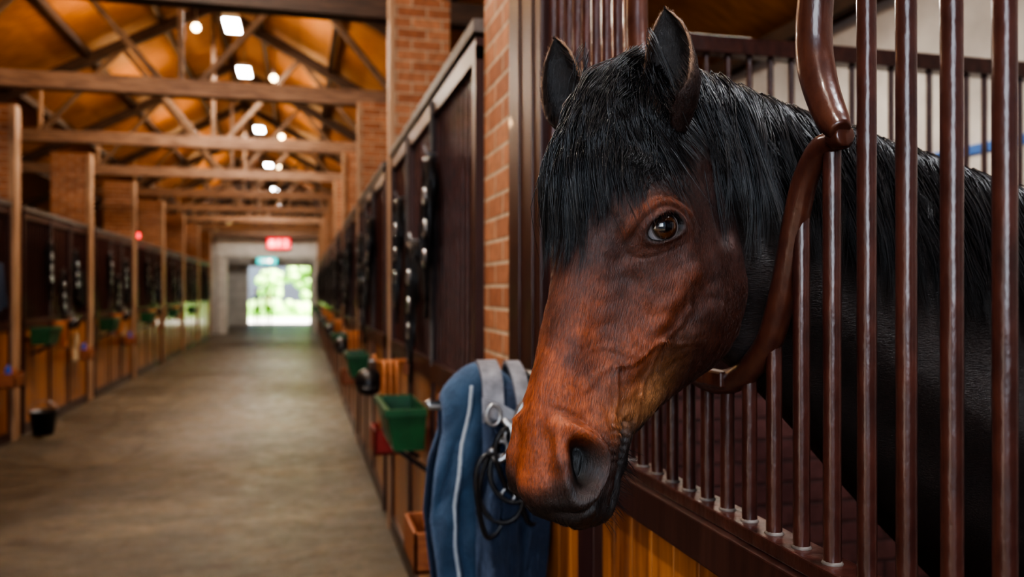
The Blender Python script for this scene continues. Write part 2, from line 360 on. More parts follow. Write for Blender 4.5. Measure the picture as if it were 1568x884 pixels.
# ------------------------------------------------------------------ HORSE
horse = bpy.data.objects.new('horse', None); scene.collection.objects.link(horse)
def mat_coat():
    m, nt, b = newmat('bay_coat')
    at = N(nt, 'ShaderNodeAttribute', attribute_name='Col'); al = N(nt, 'ShaderNodeAttribute', attribute_name='Loc')
    mp = N(nt, 'ShaderNodeMapping'); mp.inputs['Scale'].default_value = (.16, 1, 1); nt.links.new(al.outputs['Vector'], mp.inputs[0])
    n = noise(nt, mp.outputs[0], 560, 4, 0.7); n2 = noise(nt, al.outputs['Vector'], 30, 7, .65)
    mm = N(nt, 'ShaderNodeMix', data_type='RGBA', blend_type='MULTIPLY'); mm.inputs[0].default_value = 1
    nt.links.new(at.outputs['Color'], mm.inputs[6]); nt.links.new(ramp(nt, n, [(0.3, (0.35, 0.35, 0.35)), (0.7, (1.6, 1.55, 1.5))]), mm.inputs[7])
    m2 = N(nt, 'ShaderNodeMix', data_type='RGBA', blend_type='MULTIPLY'); m2.inputs[0].default_value = 1
    nt.links.new(mm.outputs[2], m2.inputs[6]); nt.links.new(ramp(nt, n2, [(0.3, (0.45, 0.42, 0.42)), (0.7, (1.5, 1.5, 1.5))]), m2.inputs[7])
    nt.links.new(m2.outputs[2], b.inputs['Base Color'])
    nt.links.new(ramp(nt, n2, [(0.3, (.30,) * 3), (0.7, (.50,) * 3)]), b.inputs['Roughness'])
    b.inputs['Specular IOR Level'].default_value = 0.75
    bump(nt, b, n, 0.8, 0.002); return m
M['coat'] = mat_coat()
m, nt, b_ = newmat('coat_hair'); at = N(nt, 'ShaderNodeAttribute', attribute_name='Col'); nt.links.new(at.outputs['Color'], b_.inputs['Base Color'])
b_.inputs['Roughness'].default_value = .36; b_.inputs['Specular IOR Level'].default_value = .5; M['fur'] = m
m, nt, b_ = newmat('mane_hair'); b_.inputs['Base Color'].default_value = (0.008, 0.007, 0.009, 1); b_.inputs['Roughness'].default_value = 0.32
b_.inputs['Specular IOR Level'].default_value = .85; M['hair'] = m
m, nt, b_ = newmat('eyeball_brown'); b_.inputs['Roughness'].default_value = 0.05; b_.inputs['Coat Weight'].default_value = 1; b_.inputs['Coat Roughness'].default_value = 0.02
at = N(nt, 'ShaderNodeAttribute', attribute_name='Col'); nt.links.new(at.outputs['Color'], b_.inputs['Base Color']); M['eye'] = m

def ss(x, a, b): t = np.clip((x - a) / (b - a), 0, 1); return t * t * (3 - 2 * t)
def smi(xs, ys, x, sig):
    o = np.linspace(-2, 2, 13); w = np.exp(-o ** 2 / 2 * 1.0); w /= w.sum()
    return sum(wi * np.interp(x + oi * sig, xs, ys) for oi, wi in zip(o, w))
def segd(s, t, p, q):
    p = np.array(p); q = np.array(q); d = q - p; L = d.dot(d)
    u = np.clip(((s - p[0]) * d[0] + (t - p[1]) * d[1]) / L, 0, 1)
    return np.hypot(s - p[0] - u * d[0], t - p[1] - u * d[1])
def normals(P, wrap=True):
    du = np.gradient(P, axis=0); dv = (np.roll(P, -1, 1) - np.roll(P, 1, 1)) if wrap else np.gradient(P, axis=1)
    n = np.cross(du, dv); return n / (np.linalg.norm(n, axis=2)[..., None] + 1e-12)

O = np.array((.405, 1.025, 1.98)); A = np.array((-.2836, -.148, -.947)); A /= np.linalg.norm(A)
S_ = np.array((.462, -.886, 0)); S_ /= np.linalg.norm(S_); D_ = np.cross(A, S_)
def toW(P): P = np.asarray(P); return O + P[..., 0:1] * A + P[..., 1:2] * S_ + P[..., 2:3] * D_
def dirW(P): P = np.asarray(P); return P[..., 0:1] * A + P[..., 1:2] * S_ + P[..., 2:3] * D_

ST = [(-.06, -.035, -.20, [.04, .045, .05, .05, .05, .04, .03]),
      (0.0, -.004, -.25, [.050, .058, .064, .066, .060, .05, .04]),
      (.055, .010, -.29, [.062, .074, .080, .078, .068, .055, .04]),
      (.11, .016, -.325, [.076, .088, .092, .088, .078, .062, .044]),
      (.17, .016, -.352, [.082, .098, .101, .094, .088, .070, .045]),
      (.215, .012, -.366, [.074, .090, .098, .096, .092, .073, .045]),
      (.26, .008, -.364, [.060, .076, .090, .092, .088, .069, .043]),
      (.30, .006, -.338, [.048, .062, .077, .082, .077, .059, .040]),
      (.34, .006, -.286, [.041, .052, .064, .068, .063, .050, .038]),
      (.385, .006, -.230, [.036, .046, .056, .058, .053, .044, .036]),
      (.43, .005, -.188, [.034, .045, .053, .053, .048, .042, .036]),
      (.47, .001, -.166, [.036, .050, .060, .056, .048, .042, .037]),
      (.505, -.006, -.160, [.041, .056, .064, .058, .049, .043, .037]),
      (.535, -.013, -.158, [.042, .056, .062, .056, .047, .041, .035])]
EA, EB = .0235, .0148
def build_head():
    xs = np.array([r[0] for r in ST]); T_ = np.array([r[1] for r in ST]); B_ = np.array([r[2] for r in ST]); W_ = np.array([r[3] for r in ST])
    s0 = .525; cl = .048
    sa = np.linspace(-.06, s0, 340, endpoint=False); xb = np.sin(np.linspace(0, math.pi / 2, 64)); sb = s0 + cl * xb
    s = np.concatenate([sa, sb]); n = len(s); cap = np.ones(n); cap[340:] = (1 - np.clip(xb, 0, .9995) ** 2.7) ** (1 / 2.3)
    T = smi(xs, T_, s, .011); B = smi(xs, B_, s, .011); ctr = np.where(s > s0, -.092, (T + B) / 2)
    T = ctr + (T - ctr) * cap; B = ctr + (B - ctr) * cap
    Wq = np.stack([smi(xs, W_[:, k], s, .012) for k in range(7)], 1) * cap[:, None]
    nr = 300; phi = np.linspace(0, 2 * math.pi, nr, endpoint=False); q = (1 - np.cos(phi)) / 2
    qn = np.array([0, .12, .3, .5, .7, .88, 1])
    o = np.linspace(-2, 2, 9); w = np.exp(-o ** 2 / 2); w /= w.sum()
    W = np.zeros((n, nr))
    for oi, wi in zip(o, w):
        qq = np.clip(q + oi * .05, 0, 1)
        idx = np.clip(np.searchsorted(qn, qq) - 1, 0, 5); f = (qq - qn[idx]) / (qn[idx + 1] - qn[idx])
        W += wi * (Wq[:, idx] * (1 - f) + Wq[:, idx + 1] * f)
    P = np.zeros((n, nr, 3)); P[..., 0] = s[:, None]; P[..., 2] = T[:, None] + (B - T)[:, None] * q
    P[..., 1] = W * np.sign(np.sin(phi)) * np.abs(np.sin(phi)) ** .72
    Nn = normals(P)
    c = P.mean(1, keepdims=True)
    if (Nn * (P - c)).sum() < 0: Nn = -Nn
    sS = P[..., 0]; t = P[..., 2]; aw = np.abs(P[..., 1])
    G = lambda s1, t1, rs, rt: np.exp(-((sS - s1) / rs) ** 2 - ((t - t1) / rt) ** 2)
    gw = ss(aw, .012, .034); d = np.zeros_like(sS)
    d += .013 * G(.165, -.035, .045, .030) * gw
    d += .008 * G(.19, -.062, .038, .036) * gw
    d -= .012 * G(.105, -.045, .028, .028) * gw
    d -= .006 * G(.228, -.032, .03, .02) * gw
    d += .0048 * np.exp(-(segd(sS, t, (.225, -.125), (.345, -.095)) / .016) ** 2) * gw
    d -= .003 * np.exp(-(segd(sS, t, (.245, -.158), (.36, -.13)) / .018) ** 2) * gw
    d += .008 * G(.20, -.24, .08, .08) * gw
    d -= .007 * np.exp(-(segd(sS, t, (.10, -.13), (.155, -.18)) / .018) ** 2) * gw
    d -= .006 * G(.355, -.17, .03, .05) * gw
    d -= .005 * np.exp(-(segd(sS, t, (.27, -.055), (.44, -.045)) / .018) ** 2) * gw
    d += .006 * np.exp(-(segd(sS, t, (.20, -.012), (.46, -.010)) / .013) ** 2) * ss(aw, .008, .022)
    for p, q2, am in (((.27, -.15), (.325, -.125), 1), ((.325, -.125), (.37, -.07), 1.1), ((.37, -.07), (.44, -.085), 1), ((.325, -.125), (.40, -.125), 1.0), ((.235, -.105), (.27, -.15), .7), ((.40, -.125), (.45, -.135), .8), ((.30, -.20), (.325, -.125), .7), ((.22, -.13), (.25, -.20), .6), ((.345, -.10), (.36, -.03), .7), ((.25, -.20), (.30, -.255), .6), ((.37, -.07), (.41, -.035), .7)):
        d += .0022 * am * np.exp(-(segd(sS + .004 * np.sin(t * 90), t + .003 * np.sin(sS * 110), p, q2) / .0045) ** 2) * gw
    d += .0016 * np.sin(sS * 60 + 20 * t) * np.sin(t * 75 + 8) * gw * ss(sS, .1, .2)
    d += .0005 * np.sin(sS * 210 + 60 * t + 3 * np.sin(t * 90)) * gw * ss(sS, .15, .25)
    d += .011 * G(.492, -.048, .040, .036) * gw
    ang = math.radians(-20); ds = sS - .498; dt = t + .048
    x = ds * math.cos(ang) + dt * math.sin(ang); y = -ds * math.sin(ang) + dt * math.cos(ang); y = y - 6 * x * x
    r = np.sqrt((x / .036) ** 2 + (y / .0205) ** 2)
    nos = (1 - ss(r, .50, .98)) * gw
    d -= .032 * nos; d += .0070 * np.exp(-((r - 1.20) / .22) ** 2) * gw; d -= .0035 * np.exp(-((r - 1.75) / .2) ** 2) * gw
    ml = -.122 + .16 * np.clip(.53 - sS, 0, .1)
    mm = ss(sS, .425, .455)
    d -= .012 * np.exp(-((t - ml) / .0048) ** 2) * mm
    d += .005 * np.exp(-((t - ml - .017) / .010) ** 2) * mm + .006 * np.exp(-((t - ml + .015) / .008) ** 2) * mm
    d += .009 * G(.488, -.168, .022, .018)
    d -= .006 * G(.452, -.18, .014, .02)
    d += .005 * G(.555, -.075, .02, .022)
    d -= .004 * np.exp(-(P[..., 1] / .004) ** 2) * ss(sS, .535, .555) * ss(-t, .05, .07)
    for k in range(6): d -= .0017 * np.exp(-((sS - .440 - .010 * k - .2 * (t + .08)) / .0024) ** 2) * ss(-t, .07, .085) * (1 - ss(-t, .12, .13)) * gw
    ec = (.19, -.062); a = math.radians(50); ds = sS - ec[0]; dt = t - ec[1]
    ex = ds * math.cos(a) + dt * math.sin(a); ey = -ds * math.sin(a) + dt * math.cos(a)
    lidc = ey + 5.5 * ex * ex
    er = np.sqrt((ex / EA) ** 2 + (lidc / EB) ** 2)
    d -= .016 * (1 - ss(er, .84, 1.02)) * gw
    d += .0034 * np.exp(-((er - 1.20) / .17) ** 2) * gw
    d -= .0022 * np.exp(-((er - 1.62) / .15) ** 2) * gw * ss(ey, -.012, .004)
    d += .0022 * np.exp(-((er - 2.05) / .25) ** 2) * gw * ss(ey, -.005, .01)
    d -= .0016 * np.exp(-((er - 2.55) / .14) ** 2) * gw * ss(ey, 0, .01)
    d -= .0014 * np.exp(-((er - 2.1) / .12) ** 2) * gw * (1 - ss(ey, -.01, .0))
    P2 = P + Nn * d[..., None]
    dark = np.array((.032, .0105, .0075)); brown = np.array((.095, .026, .012)); red = np.array((.27, .066, .018)); tan = np.array((.42, .20, .085)); blk = np.array((.013, .010, .010))
    col = np.ones(P.shape) * dark
    wob = .012 * np.sin(sS * 70 + 3 * np.sin(t * 60)) + .010 * np.sin(t * 110 + sS * 33)
    def mixc(mask, cc):
        nonlocal col; mask = np.clip(mask, 0, 1)[..., None]; col = col * (1 - mask) + cc * mask
    mixc(.8 * G(.30, -.10, .12, .14), brown)
    mixc(.6 * G(.27, -.27, .08, .08), brown)
    mixc(.7 * G(.235, -.10, .05, .05), brown)
    mixc(.8 * np.exp(-((er - 2.1) / .6) ** 2) * ss(ey, -.008, .012), red * .65)
    mixc(.6 * np.exp(-((er - 1.6) / .4) ** 2), brown)
    mixc(.95 * ss(sS + wob, .31, .44) * (1 - ss(-t + wob, .10, .17)), red)
    mixc(.6 * G(.33, -.02, .05, .03), red)
    mixc(.6 * G(.33, -.095, .05, .03), red)
    mixc(.85 * G(.395, -.160, .055, .04) * gw, tan)
    mixc(.8 * G(.43, -.11, .035, .035) * gw, tan * .8)
    mixc(.4 * G(.41, -.055, .03, .02) * gw, blk * 2)
    mixc(.55 * np.exp(-(segd(sS + wob * .5, t, (.235, -.125), (.36, -.09)) / .016) ** 2), red * .8)
    mixc(.92 * ss(sS - .5 * (t + .05) + wob * .4, .455, .492) * ss(-t, .012, .040), blk * 1.2)
    mixc(.85 * ss(sS + wob * .5, .520, .548), blk * 1.3)
    mixc(ss(-t, .10, .13) * ss(sS + wob * .4, .425, .475), blk * 1.8)
    mixc(nos, blk * .12); mixc(np.exp(-((t - ml) / .005) ** 2) * mm, blk * .2); mixc(1 - ss(er, .95, 1.35), blk * .8)
    mixc(.5 * G(.02, -.10, .05, .08), brown)
    star = np.exp(-((sS - .178) / .013) ** 2 - ((P[..., 1] - .004) / .009) ** 2) * (t > -.02)
    mixc(.75 * star, np.array((.5, .47, .45)))
    ok = (er > 1.15) & ((r > 1.1) | (aw < .02)) & (np.abs(t - ml) > .003)
    i = int(np.argmin(np.abs(s - ec[0]))); side = []
    for sgn in (1, -1):
        js = [j for j in range(nr) if np.sign(math.sin(phi[j])) == sgn and abs(math.sin(phi[j])) > .05]
        j = min(js, key=lambda j: abs(P[i, j, 2] - ec[1])); base = P[i, j] + Nn[i, j] * .010
        side.append((base, Nn[i, j]))
    return P2, col, side, ok
def grid_obj(name, Pw, col, mat, parent, close_v=True, caps=True, loc=None):
    a, b2 = Pw.shape[:2]
    ii, jj = np.meshgrid(np.arange(a - 1), np.arange(b2 if close_v else b2 - 1), indexing='ij'); j2 = (jj + 1) % b2
    F = np.stack([ii * b2 + jj, ii * b2 + j2, (ii + 1) * b2 + j2, (ii + 1) * b2 + jj], -1).reshape(-1, 4)
    faces = F.tolist()
    if caps and close_v: faces += [list(range(b2))[::-1], [(a - 1) * b2 + j for j in range(b2)]]
    me = bpy.data.meshes.new(name); me.from_pydata(Pw.reshape(-1, 3).tolist(), [], faces); me.materials.append(mat)
    me.polygons.foreach_set('use_smooth', [True] * len(me.polygons))
    ca = me.color_attributes.new('Col', 'FLOAT_COLOR', 'POINT')
    cc = np.ones((a * b2, 4)); cc[:, :3] = col.reshape(-1, 3); ca.data.foreach_set('color', cc.ravel())
    la = me.attributes.new('Loc', 'FLOAT_VECTOR', 'POINT'); la.data.foreach_set('vector', np.ascontiguousarray((Pw if loc is None else loc).reshape(-1)).astype(np.float32))
    me.update(); o = bpy.data.objects.new(name, me); scene.collection.objects.link(o); o.parent = parent
    bm = bmesh.new(); bm.from_mesh(me); bmesh.ops.recalc_face_normals(bm, faces=bm.faces); bm.to_mesh(me); bm.free()
    return o, F
def strands(name, P, r0, parent, mat='hair', col=None):
    n, K = P.shape[:2]; T = np.gradient(P, axis=1); T /= np.linalg.norm(T, axis=2)[..., None] + 1e-12
    ref = np.array((.3, .8, .52)); n1 = np.cross(T, ref); n1 /= np.linalg.norm(n1, axis=2)[..., None] + 1e-9; n2 = np.cross(T, n1)
    prof = np.interp(np.linspace(0, 1, K), [0, .6, 1], [1, .9, .15]); rr = r0 * prof[None, :, None] * rng.uniform(.7, 1.4, (n, 1, 1))
    V = np.stack([P + rr * (math.cos(a) * n1 + math.sin(a) * n2) for a in (0, 2.094, 4.189)], 2)
    I = (np.arange(n)[:, None, None] * K + np.arange(K - 1)[None, :, None]) * 3; j = np.arange(3)[None, None, :]; j2 = (j + 1) % 3
    F = np.stack([I + j, I + j2, I + 3 + j2, I + 3 + j], -1).reshape(-1, 4)
    me = bpy.data.meshes.new(name); nv = n * K * 3; nf = len(F)
    me.vertices.add(nv); me.vertices.foreach_set('co', V.reshape(-1)); me.loops.add(nf * 4); me.loops.foreach_set('vertex_index', F.ravel().astype(np.int32))
    me.polygons.add(nf); me.polygons.foreach_set('loop_start', np.arange(0, nf * 4, 4, dtype=np.int32))
    me.materials.append(M[mat]); me.update(calc_edges=True); me.polygons.foreach_set('use_smooth', np.ones(nf, bool)); me.validate()
    if col is not None:
        ca = me.color_attributes.new('Col', 'FLOAT_COLOR', 'POINT'); cc = np.ones((n, K * 3, 4)); cc[..., :3] = col[:, None, :]; ca.data.foreach_set('color', cc.ravel())
    o = bpy.data.objects.new(name, me); scene.collection.objects.link(o); o.parent = parent
def fur(name, P, C, Nn, flow, n, L, r0, ok=None):
    a, b2 = P.shape[:2]; du = np.linalg.norm(np.gradient(P, axis=0), axis=2); dv = np.linalg.norm(np.roll(P, -1, 1) - P, axis=2)
    w = du * dv; w = w * (ok if ok is not None else 1); w = w.ravel() / w.sum()
    idx = rng.choice(a * b2, n, p=w); i = idx // b2; j = idx % b2; i2 = np.minimum(i + 1, a - 1); j2 = (j + 1) % b2
    f1 = rng.uniform(0, 1, (n, 1)); f2 = rng.uniform(0, 1, (n, 1))
    p = P[i, j] + (P[i2, j] - P[i, j]) * f1 + (P[i, j2] - P[i, j]) * f2
    nn = Nn[i, j]; wig = np.sin(p @ np.array((41., 67., 53.)))[:, None] * np.array((.12, -.1, .04))
    fl = flow + wig + rng.normal(0, .14, (n, 3)); fl = fl - nn * (fl * nn).sum(1)[:, None]; fl /= np.linalg.norm(fl, axis=1)[:, None] + 1e-9
    Ls = L * rng.uniform(.6, 1.3, (n, 1)); K = 4; pts = []
    for k in range(K):
        f = k / (K - 1); pts.append(p - nn * .0003 + fl * Ls * f + nn * Ls * (.18 * f - .09 * f * f))
    col = C[i, j] * rng.uniform(.45, 1.8, (n, 1))
    strands(name, np.stack(pts, 1), r0, horse, 'fur', col)

HP, HC, EYES, HOK = build_head()
HPW = toW(HP)
_, HF = grid_obj('head', HPW, HC, M['coat'], horse, loc=HP)
HN = normals(HPW)
if (HN * (HPW - HPW.mean(1, keepdims=True))).sum() < 0: HN = -HN
fur('head_coat', HPW, HC, HN, A - .25 * D_, 90000, .0062, .00016, HOK)
bvh = BVHTree.FromPolygons([Vector(p) for p in HP.reshape(-1, 3)], HF.tolist())
for k, (p, nn) in enumerate(EYES):
    R = .0238; th = np.linspace(.001, math.pi - .001, 40); ph = np.linspace(0, 2 * math.pi, 48, endpoint=False)
    nn = nn / np.linalg.norm(nn)
    gaze = nn + np.array((.06, 0, .16)); gaze /= np.linalg.norm(gaze)
    a = math.radians(50); u = np.array((math.cos(a), 0, math.sin(a))); u -= gaze * u.dot(gaze); u /= np.linalg.norm(u); v = np.cross(gaze, u)
    TH, PH = np.meshgrid(th, ph, indexing='ij')
    bul = 1 + .05 * np.exp(-(TH / .5) ** 2)
    P = (p - nn * .0185) + (R * bul)[..., None] * (np.cos(TH)[..., None] * gaze + (np.sin(TH) * np.cos(PH))[..., None] * u + (np.sin(TH) * np.sin(PH))[..., None] * v)
    col = np.ones(P.shape) * np.array((.020, .012, .010))
    iris = (1 - ss(TH, .58, .70))[..., None]; col = col * (1 - iris) + np.array((.070, .024, .008)) * iris
    pr = np.sqrt((np.sin(TH) * np.cos(PH) / .46) ** 2 + (np.sin(TH) * np.sin(PH) / .30) ** 2)
    pu = (1 - ss(pr, .85, 1.1))[..., None]; col = col * (1 - pu) + np.array((.002, .003, .006)) * pu
    scl = ss(TH, .76, .88)[..., None]; col = col * (1 - scl) + np.array((.34, .30, .30)) * scl
    grid_obj('eye_%d' % (k + 1), toW(P), col, M['eye'], horse)

def ear(name, base, tip, openv, curl):
    base = np.array(base); tip = np.array(tip); ax = tip - base; L = np.linalg.norm(ax); ax /= L
    o = np.array(openv, float); o -= ax * o.dot(ax); o /= np.linalg.norm(o); sd = np.cross(ax, o)
    nv, na = 60, 40; P = np.zeros((nv, 2 * na, 3)); C = np.zeros((nv, 2 * na, 3))
    hf = lambda v: np.interp(v, [0, .15, .35, .6, .85, 1], [3.08, 2.8, 2.05, 1.6, 1.5, 1.4])
    rf = lambda v: np.interp(v, [0, .10, .22, .36, .52, .7, .85, .95, 1], [.012, .022, .032, .039, .039, .032, .022, .011, .002])
    for i, v in enumerate(np.linspace(0, 1, nv)):
        r0 = rf(v); half = hf(v)
        cen = base + ax * L * v + o * (.016 * math.sin(v * math.pi) - .006 * v - .012 * (1 - v) ** 3) + sd * curl * .020 * math.sin(v * math.pi * .95)
        vf = float(ss(np.array(v), .25, .55))
        for layer in (0, 1):
            r = r0 - (0 if layer == 0 else .0032 * min(1, r0 / .012))
            aa = np.linspace(-half, half, na)
            if layer: aa = aa[::-1]
            for j, a in enumerate(aa):
                e = abs(a) / half; jj = j + layer * na
                P[i, jj] = cen - o * (math.cos(a) * r * .95) + sd * math.sin(a) * r * (1 + .05 * math.sin(v * 9))
                if layer == 0: C[i, jj] = np.array((.030, .012, .009)) * (1 - vf * e ** 12) + np.array((.40, .25, .16)) * e ** 12 * vf
                else: C[i, jj] = np.array((.012, .007, .006)) * (1 - vf * e ** 10) + np.array((.18, .10, .06)) * e ** 10 * vf
    PW = toW(P); grid_obj(name, PW, C, M['coat'], horse, loc=P * 1.0)
    Nn = normals(PW)
    fur(name + '_hair', PW, C, Nn, dirW(ax) , 8000, .006, .00016)
    fur(name + '_hair2', PW, C, -Nn, dirW(ax), 8000, .006, .00016)
    tf = []
    for k in range(380):
        v = rng.uniform(.12, .78); side = rng.choice([-1, 1]); half = hf(v); r = rf(v) * .95
        cen = base + ax * L * v + o * (.016 * math.sin(v * math.pi) - .006 * v) + sd * curl * .020 * math.sin(v * math.pi * .95)
        a = side * half * rng.uniform(.8, .98); p = cen - o * math.cos(a) * r * .95 + sd * math.sin(a) * r
        dr = ax * .9 - sd * side * rng.uniform(.3, 1.1) + o * rng.uniform(-.3, .5); dr /= np.linalg.norm(dr); l_ = rng.uniform(.010, .022)
        tf.append([p + dr * l_ * f + ax * l_ * .3 * f * f for f in np.linspace(0, 1, 5)])
    strands(name + '_tuft', toW(np.array(tf)), .00025, horse, 'fur', np.tile(np.array((.045, .024, .016)), (380, 1)))
ear('ear_left', (.058, .068, -.060), (-.094, .058, .002), (.05, .10, 1), .5)
ear('ear_right', (.058, -.068, -.060), (-.078, -.110, .030), (.05, .10, 1), -.5)

NS = [(.42, 1.050, 1.960, 1.80, .040), (.47, 1.065, 1.99, 1.72, .058), (.53, 1.09, 2.005, 1.66, .070), (.59, 1.11, 2.002, 1.61, .076), (.65, 1.13, 1.99, 1.58, .082), (.75, 1.14, 1.968, 1.49, .092),
      (.90, 1.13, 1.925, 1.33, .110), (1.02, 1.11, 1.885, 1.21, .135), (1.15, 1.09, 1.84, 1.10, .165), (1.40, 1.06, 1.745, .96, .23), (1.7, 1.04, 1.70, .91, .285), (2.2, 1.02, 1.63, .89, .31),
      (2.6, 1.02, 1.66, .96, .29), (2.85, 1.02, 1.60, 1.04, .24), (3.0, 1.02, 1.45, 1.15, .15), (3.06, 1.02, 1.36, 1.24, .03)]
NSx = np.array([r[0] for r in NS]); NSv = np.array([r[1:] for r in NS])
def necksec(x): return [smi(NSx, NSv[:, k], x, .03) for k in range(4)]
def nwid(q, x):
    k = ss(x, 1.1, 1.6); pear = np.interp(q, [0, .1, .3, .6, .85, 1], [.45, .62, .85, 1.05, 1.0, .9])
    return pear * (1 - k) + k
xx = np.concatenate([np.linspace(.42, 1.4, 140), np.linspace(1.41, 3.06, 90)])
nr = 96; ph = np.linspace(0, 2 * math.pi, nr, endpoint=False); q = (1 - np.cos(ph)) / 2
NP = np.zeros((len(xx), nr, 3)); NC = np.zeros_like(NP)
for i, x in enumerate(xx):
    yc, zt, zb, hw = necksec(x); NP[i, :, 0] = x
    NP[i, :, 1] = yc + hw * nwid(q, x) * np.sign(np.sin(ph)) * np.abs(np.sin(ph)) ** .8
    NP[i, :, 2] = zt + (zb - zt) * q
    NP[i, :, 1] += -.010 * np.sign(np.sin(ph)) * np.exp(-((q - (.72 + .1 * math.sin(x * 3))) / .07) ** 2)
    bm_ = np.exp(-((x - .52) / .07) ** 2) * np.exp(-((q - .25) / .22) ** 2)
    NC[i] = np.array((.015, .008, .007)) + bm_[:, None] * np.array((.20, .055, .02))
grid_obj('neck_and_trunk', NP, NC, M['coat'], horse)
NN = normals(NP)
if (NN * (NP - NP.mean(1, keepdims=True))).sum() < 0: NN = -NN
fur('neck_coat', NP[:140], NC[:140], NN[:140], np.array((.8, 0, -.6)), 40000, .007, .00018)
M['coat2'] = mat_noise('dark_leg_coat', (.010, .006, .005), (.02, .012, .01), .5)
def leg(name, pts, rad):
    b = MB(); C = catmull(pts, 8); r = np.interp(np.linspace(0, 1, len(C)), np.linspace(0, 1, len(rad)), rad)
    b.tube(C, r, 'coat2', 20); e = C[-1]
    b.tube([(e[0] - .01, e[1], .085), (e[0] - .025, e[1], .04), (e[0] - .035, e[1], 0.0)], [.048, .058, .066], 'black', 18)
    b.obj(name, parent=horse)
for sy in (-1, 1):
    leg('foreleg_%s' % ('left' if sy < 0 else 'right'), [(1.42, 1.06 + sy * .13, 1.2), (1.38, 1.06 + sy * .15, .92), (1.36, 1.06 + sy * .14, .72), (1.34, 1.06 + sy * .14, .50), (1.36, 1.06 + sy * .14, .32), (1.36, 1.06 + sy * .14, .18), (1.32, 1.06 + sy * .14, .07)], [.13, .10, .07, .056, .052, .038, .038, .045, .045])
    leg('hindleg_%s' % ('left' if sy < 0 else 'right'), [(2.75, 1.02 + sy * .12, 1.3), (2.62, 1.02 + sy * .16, .98), (2.74, 1.02 + sy * .15, .76), (2.90, 1.02 + sy * .14, .56), (2.86, 1.02 + sy * .14, .34), (2.84, 1.02 + sy * .14, .17), (2.79, 1.02 + sy * .14, .07)], [.2, .17, .11, .07, .062, .045, .04, .046, .046])
tl = []
for g in range(500):
    y0_ = 1.02 + rng.normal(0, .03); L = rng.uniform(.6, .85); a = rng.normal(0, .03); c_ = rng.normal(0, .04)
    tl.append([(3.03 + .10 * math.sin(min(f * 3, 1.57)) + a * f, y0_ + c_ * f, 1.42 - L * f ** 1.2) for f in np.linspace(0, 1, 12)])
strands('tail', np.array(tl), .0015, horse)

def surf_t(s, w):
    h = bvh.ray_cast(Vector((float(s), float(w), .4)), Vector((0, 0, -1)))
    return h[0].z if h[0] is not None and h[0].z > -.14 else None
K = 16; fl = []
def flpath(s0, L, wf, hf_):
    pts = []; last = .01
    for k in range(K):
        f = k / (K - 1); s = s0 + L * f; w = wf(f); t = surf_t(max(s, -.05), w)
        if t is None: t = last - .006
        t = max(t, last - .012) if k else t
        last = t; pts.append((s, w, t + hf_(f)))
    return pts
for g in range(450):
    r = rng.uniform(-1, 1); s0 = rng.uniform(-.055, .045)
    Lmax = np.interp(r, [-1, -.6, 0, .25, .6, 1], [.200, .225, .235, .22, .185, .140])
    L = Lmax * rng.choice([rng.uniform(.5, .8), rng.uniform(.78, 1.05)]); w0 = r * .044; w1 = r * rng.uniform(.060, .103) + rng.normal(0, .008)
    lift = rng.uniform(.003, .034); cp = rng.uniform(0, 6.28); ca = rng.uniform(.002, .014); tipc = rng.uniform(.84, 1.0); og = rng.uniform(.6, 1.7)
    for c_ in range(22):
        dw = rng.normal(0, .0062) * og; dl = rng.uniform(.88, 1.04); ds = rng.normal(0, .006); dh = rng.uniform(-.003, .006); e1 = rng.normal(0, .002)
        fl.append(flpath(s0 + ds, L * dl, lambda f: w0 + (w1 - w0) * f ** .8 + dw * (1 - tipc * f ** .9) + ca * math.sin(cp + f * 4.5) * f + e1 * f * f,
                         lambda f: lift * (.3 + math.sin(math.pi * min(f * 1.1, 1))) + dh * (1 - .7 * f) + .004 * math.sin(cp * 2 + 7 * f)))
for g in range(380):
    s0 = rng.uniform(-.05, .03); r = rng.uniform(-1, 1); L = rng.uniform(.08, .24); w1 = r * .095 + rng.normal(0, .02); lift = rng.uniform(.008, .042)
    fl.append(flpath(s0, L, lambda f: r * .04 + (w1 - r * .04) * f, lambda f: lift * math.sin(math.pi * f * .8) + .004))
strands('forelock', toW(np.array(fl)), .00058, horse)
mn = []
for g in range(540):
    u = rng.uniform(0, 1); x0 = .50 + .98 * u ** .9
    L = rng.choice([rng.uniform(.09, .18), rng.uniform(.18, .31)]) * np.interp(x0, [.45, .8, 1.4], [.9, 1.05, 1]); lift = rng.uniform(.003, .028); ca = rng.uniform(.003, .020); cp = rng.uniform(0, 6.28); drift = rng.normal(.035, .025); tipc = rng.uniform(.6, .97)
    side = -1 if rng.uniform() < .85 else 1; og = rng.uniform(.7, 1.7)
    for c_ in range(20):
        dx = rng.normal(0, .007) * og; dl = rng.uniform(.84, 1.06); dy = rng.normal(0, .007); dh = rng.uniform(-.003, .006); e1 = rng.normal(0, .004)
        pts = []
        for k in range(K):
            f = k / (K - 1); x = x0 + dx * (1 - tipc * f) + drift * f + ca * math.sin(cp + 4.5 * f) * f + e1 * f * f
            yc, zt, zb, hw = (np.interp(x, NSx, NSv[:, 0]), np.interp(x, NSx, NSv[:, 1]), np.interp(x, NSx, NSv[:, 2]), np.interp(x, NSx, NSv[:, 3]))
            dz = L * dl * max(f - .10, 0) ** 1.15; qq = min(dz / (zt - zb), .45)
            lat = hw * float(nwid(np.array(qq), x)) * (2 * math.sqrt(qq * (1 - qq))) ** .8
            pts.append((x, yc + dy * (1 - f) + side * (lat + (lift + dh) * min(1, f * 5) + .004 + .005 * math.sin(cp * 3 + 8 * f) * f), zt - dz + .004 + .018 * math.exp(-(f / .12) ** 2) * (1 if f > 0 else .2)))
        mn.append(pts)
strands('mane', np.array(mn), .00072, horse)
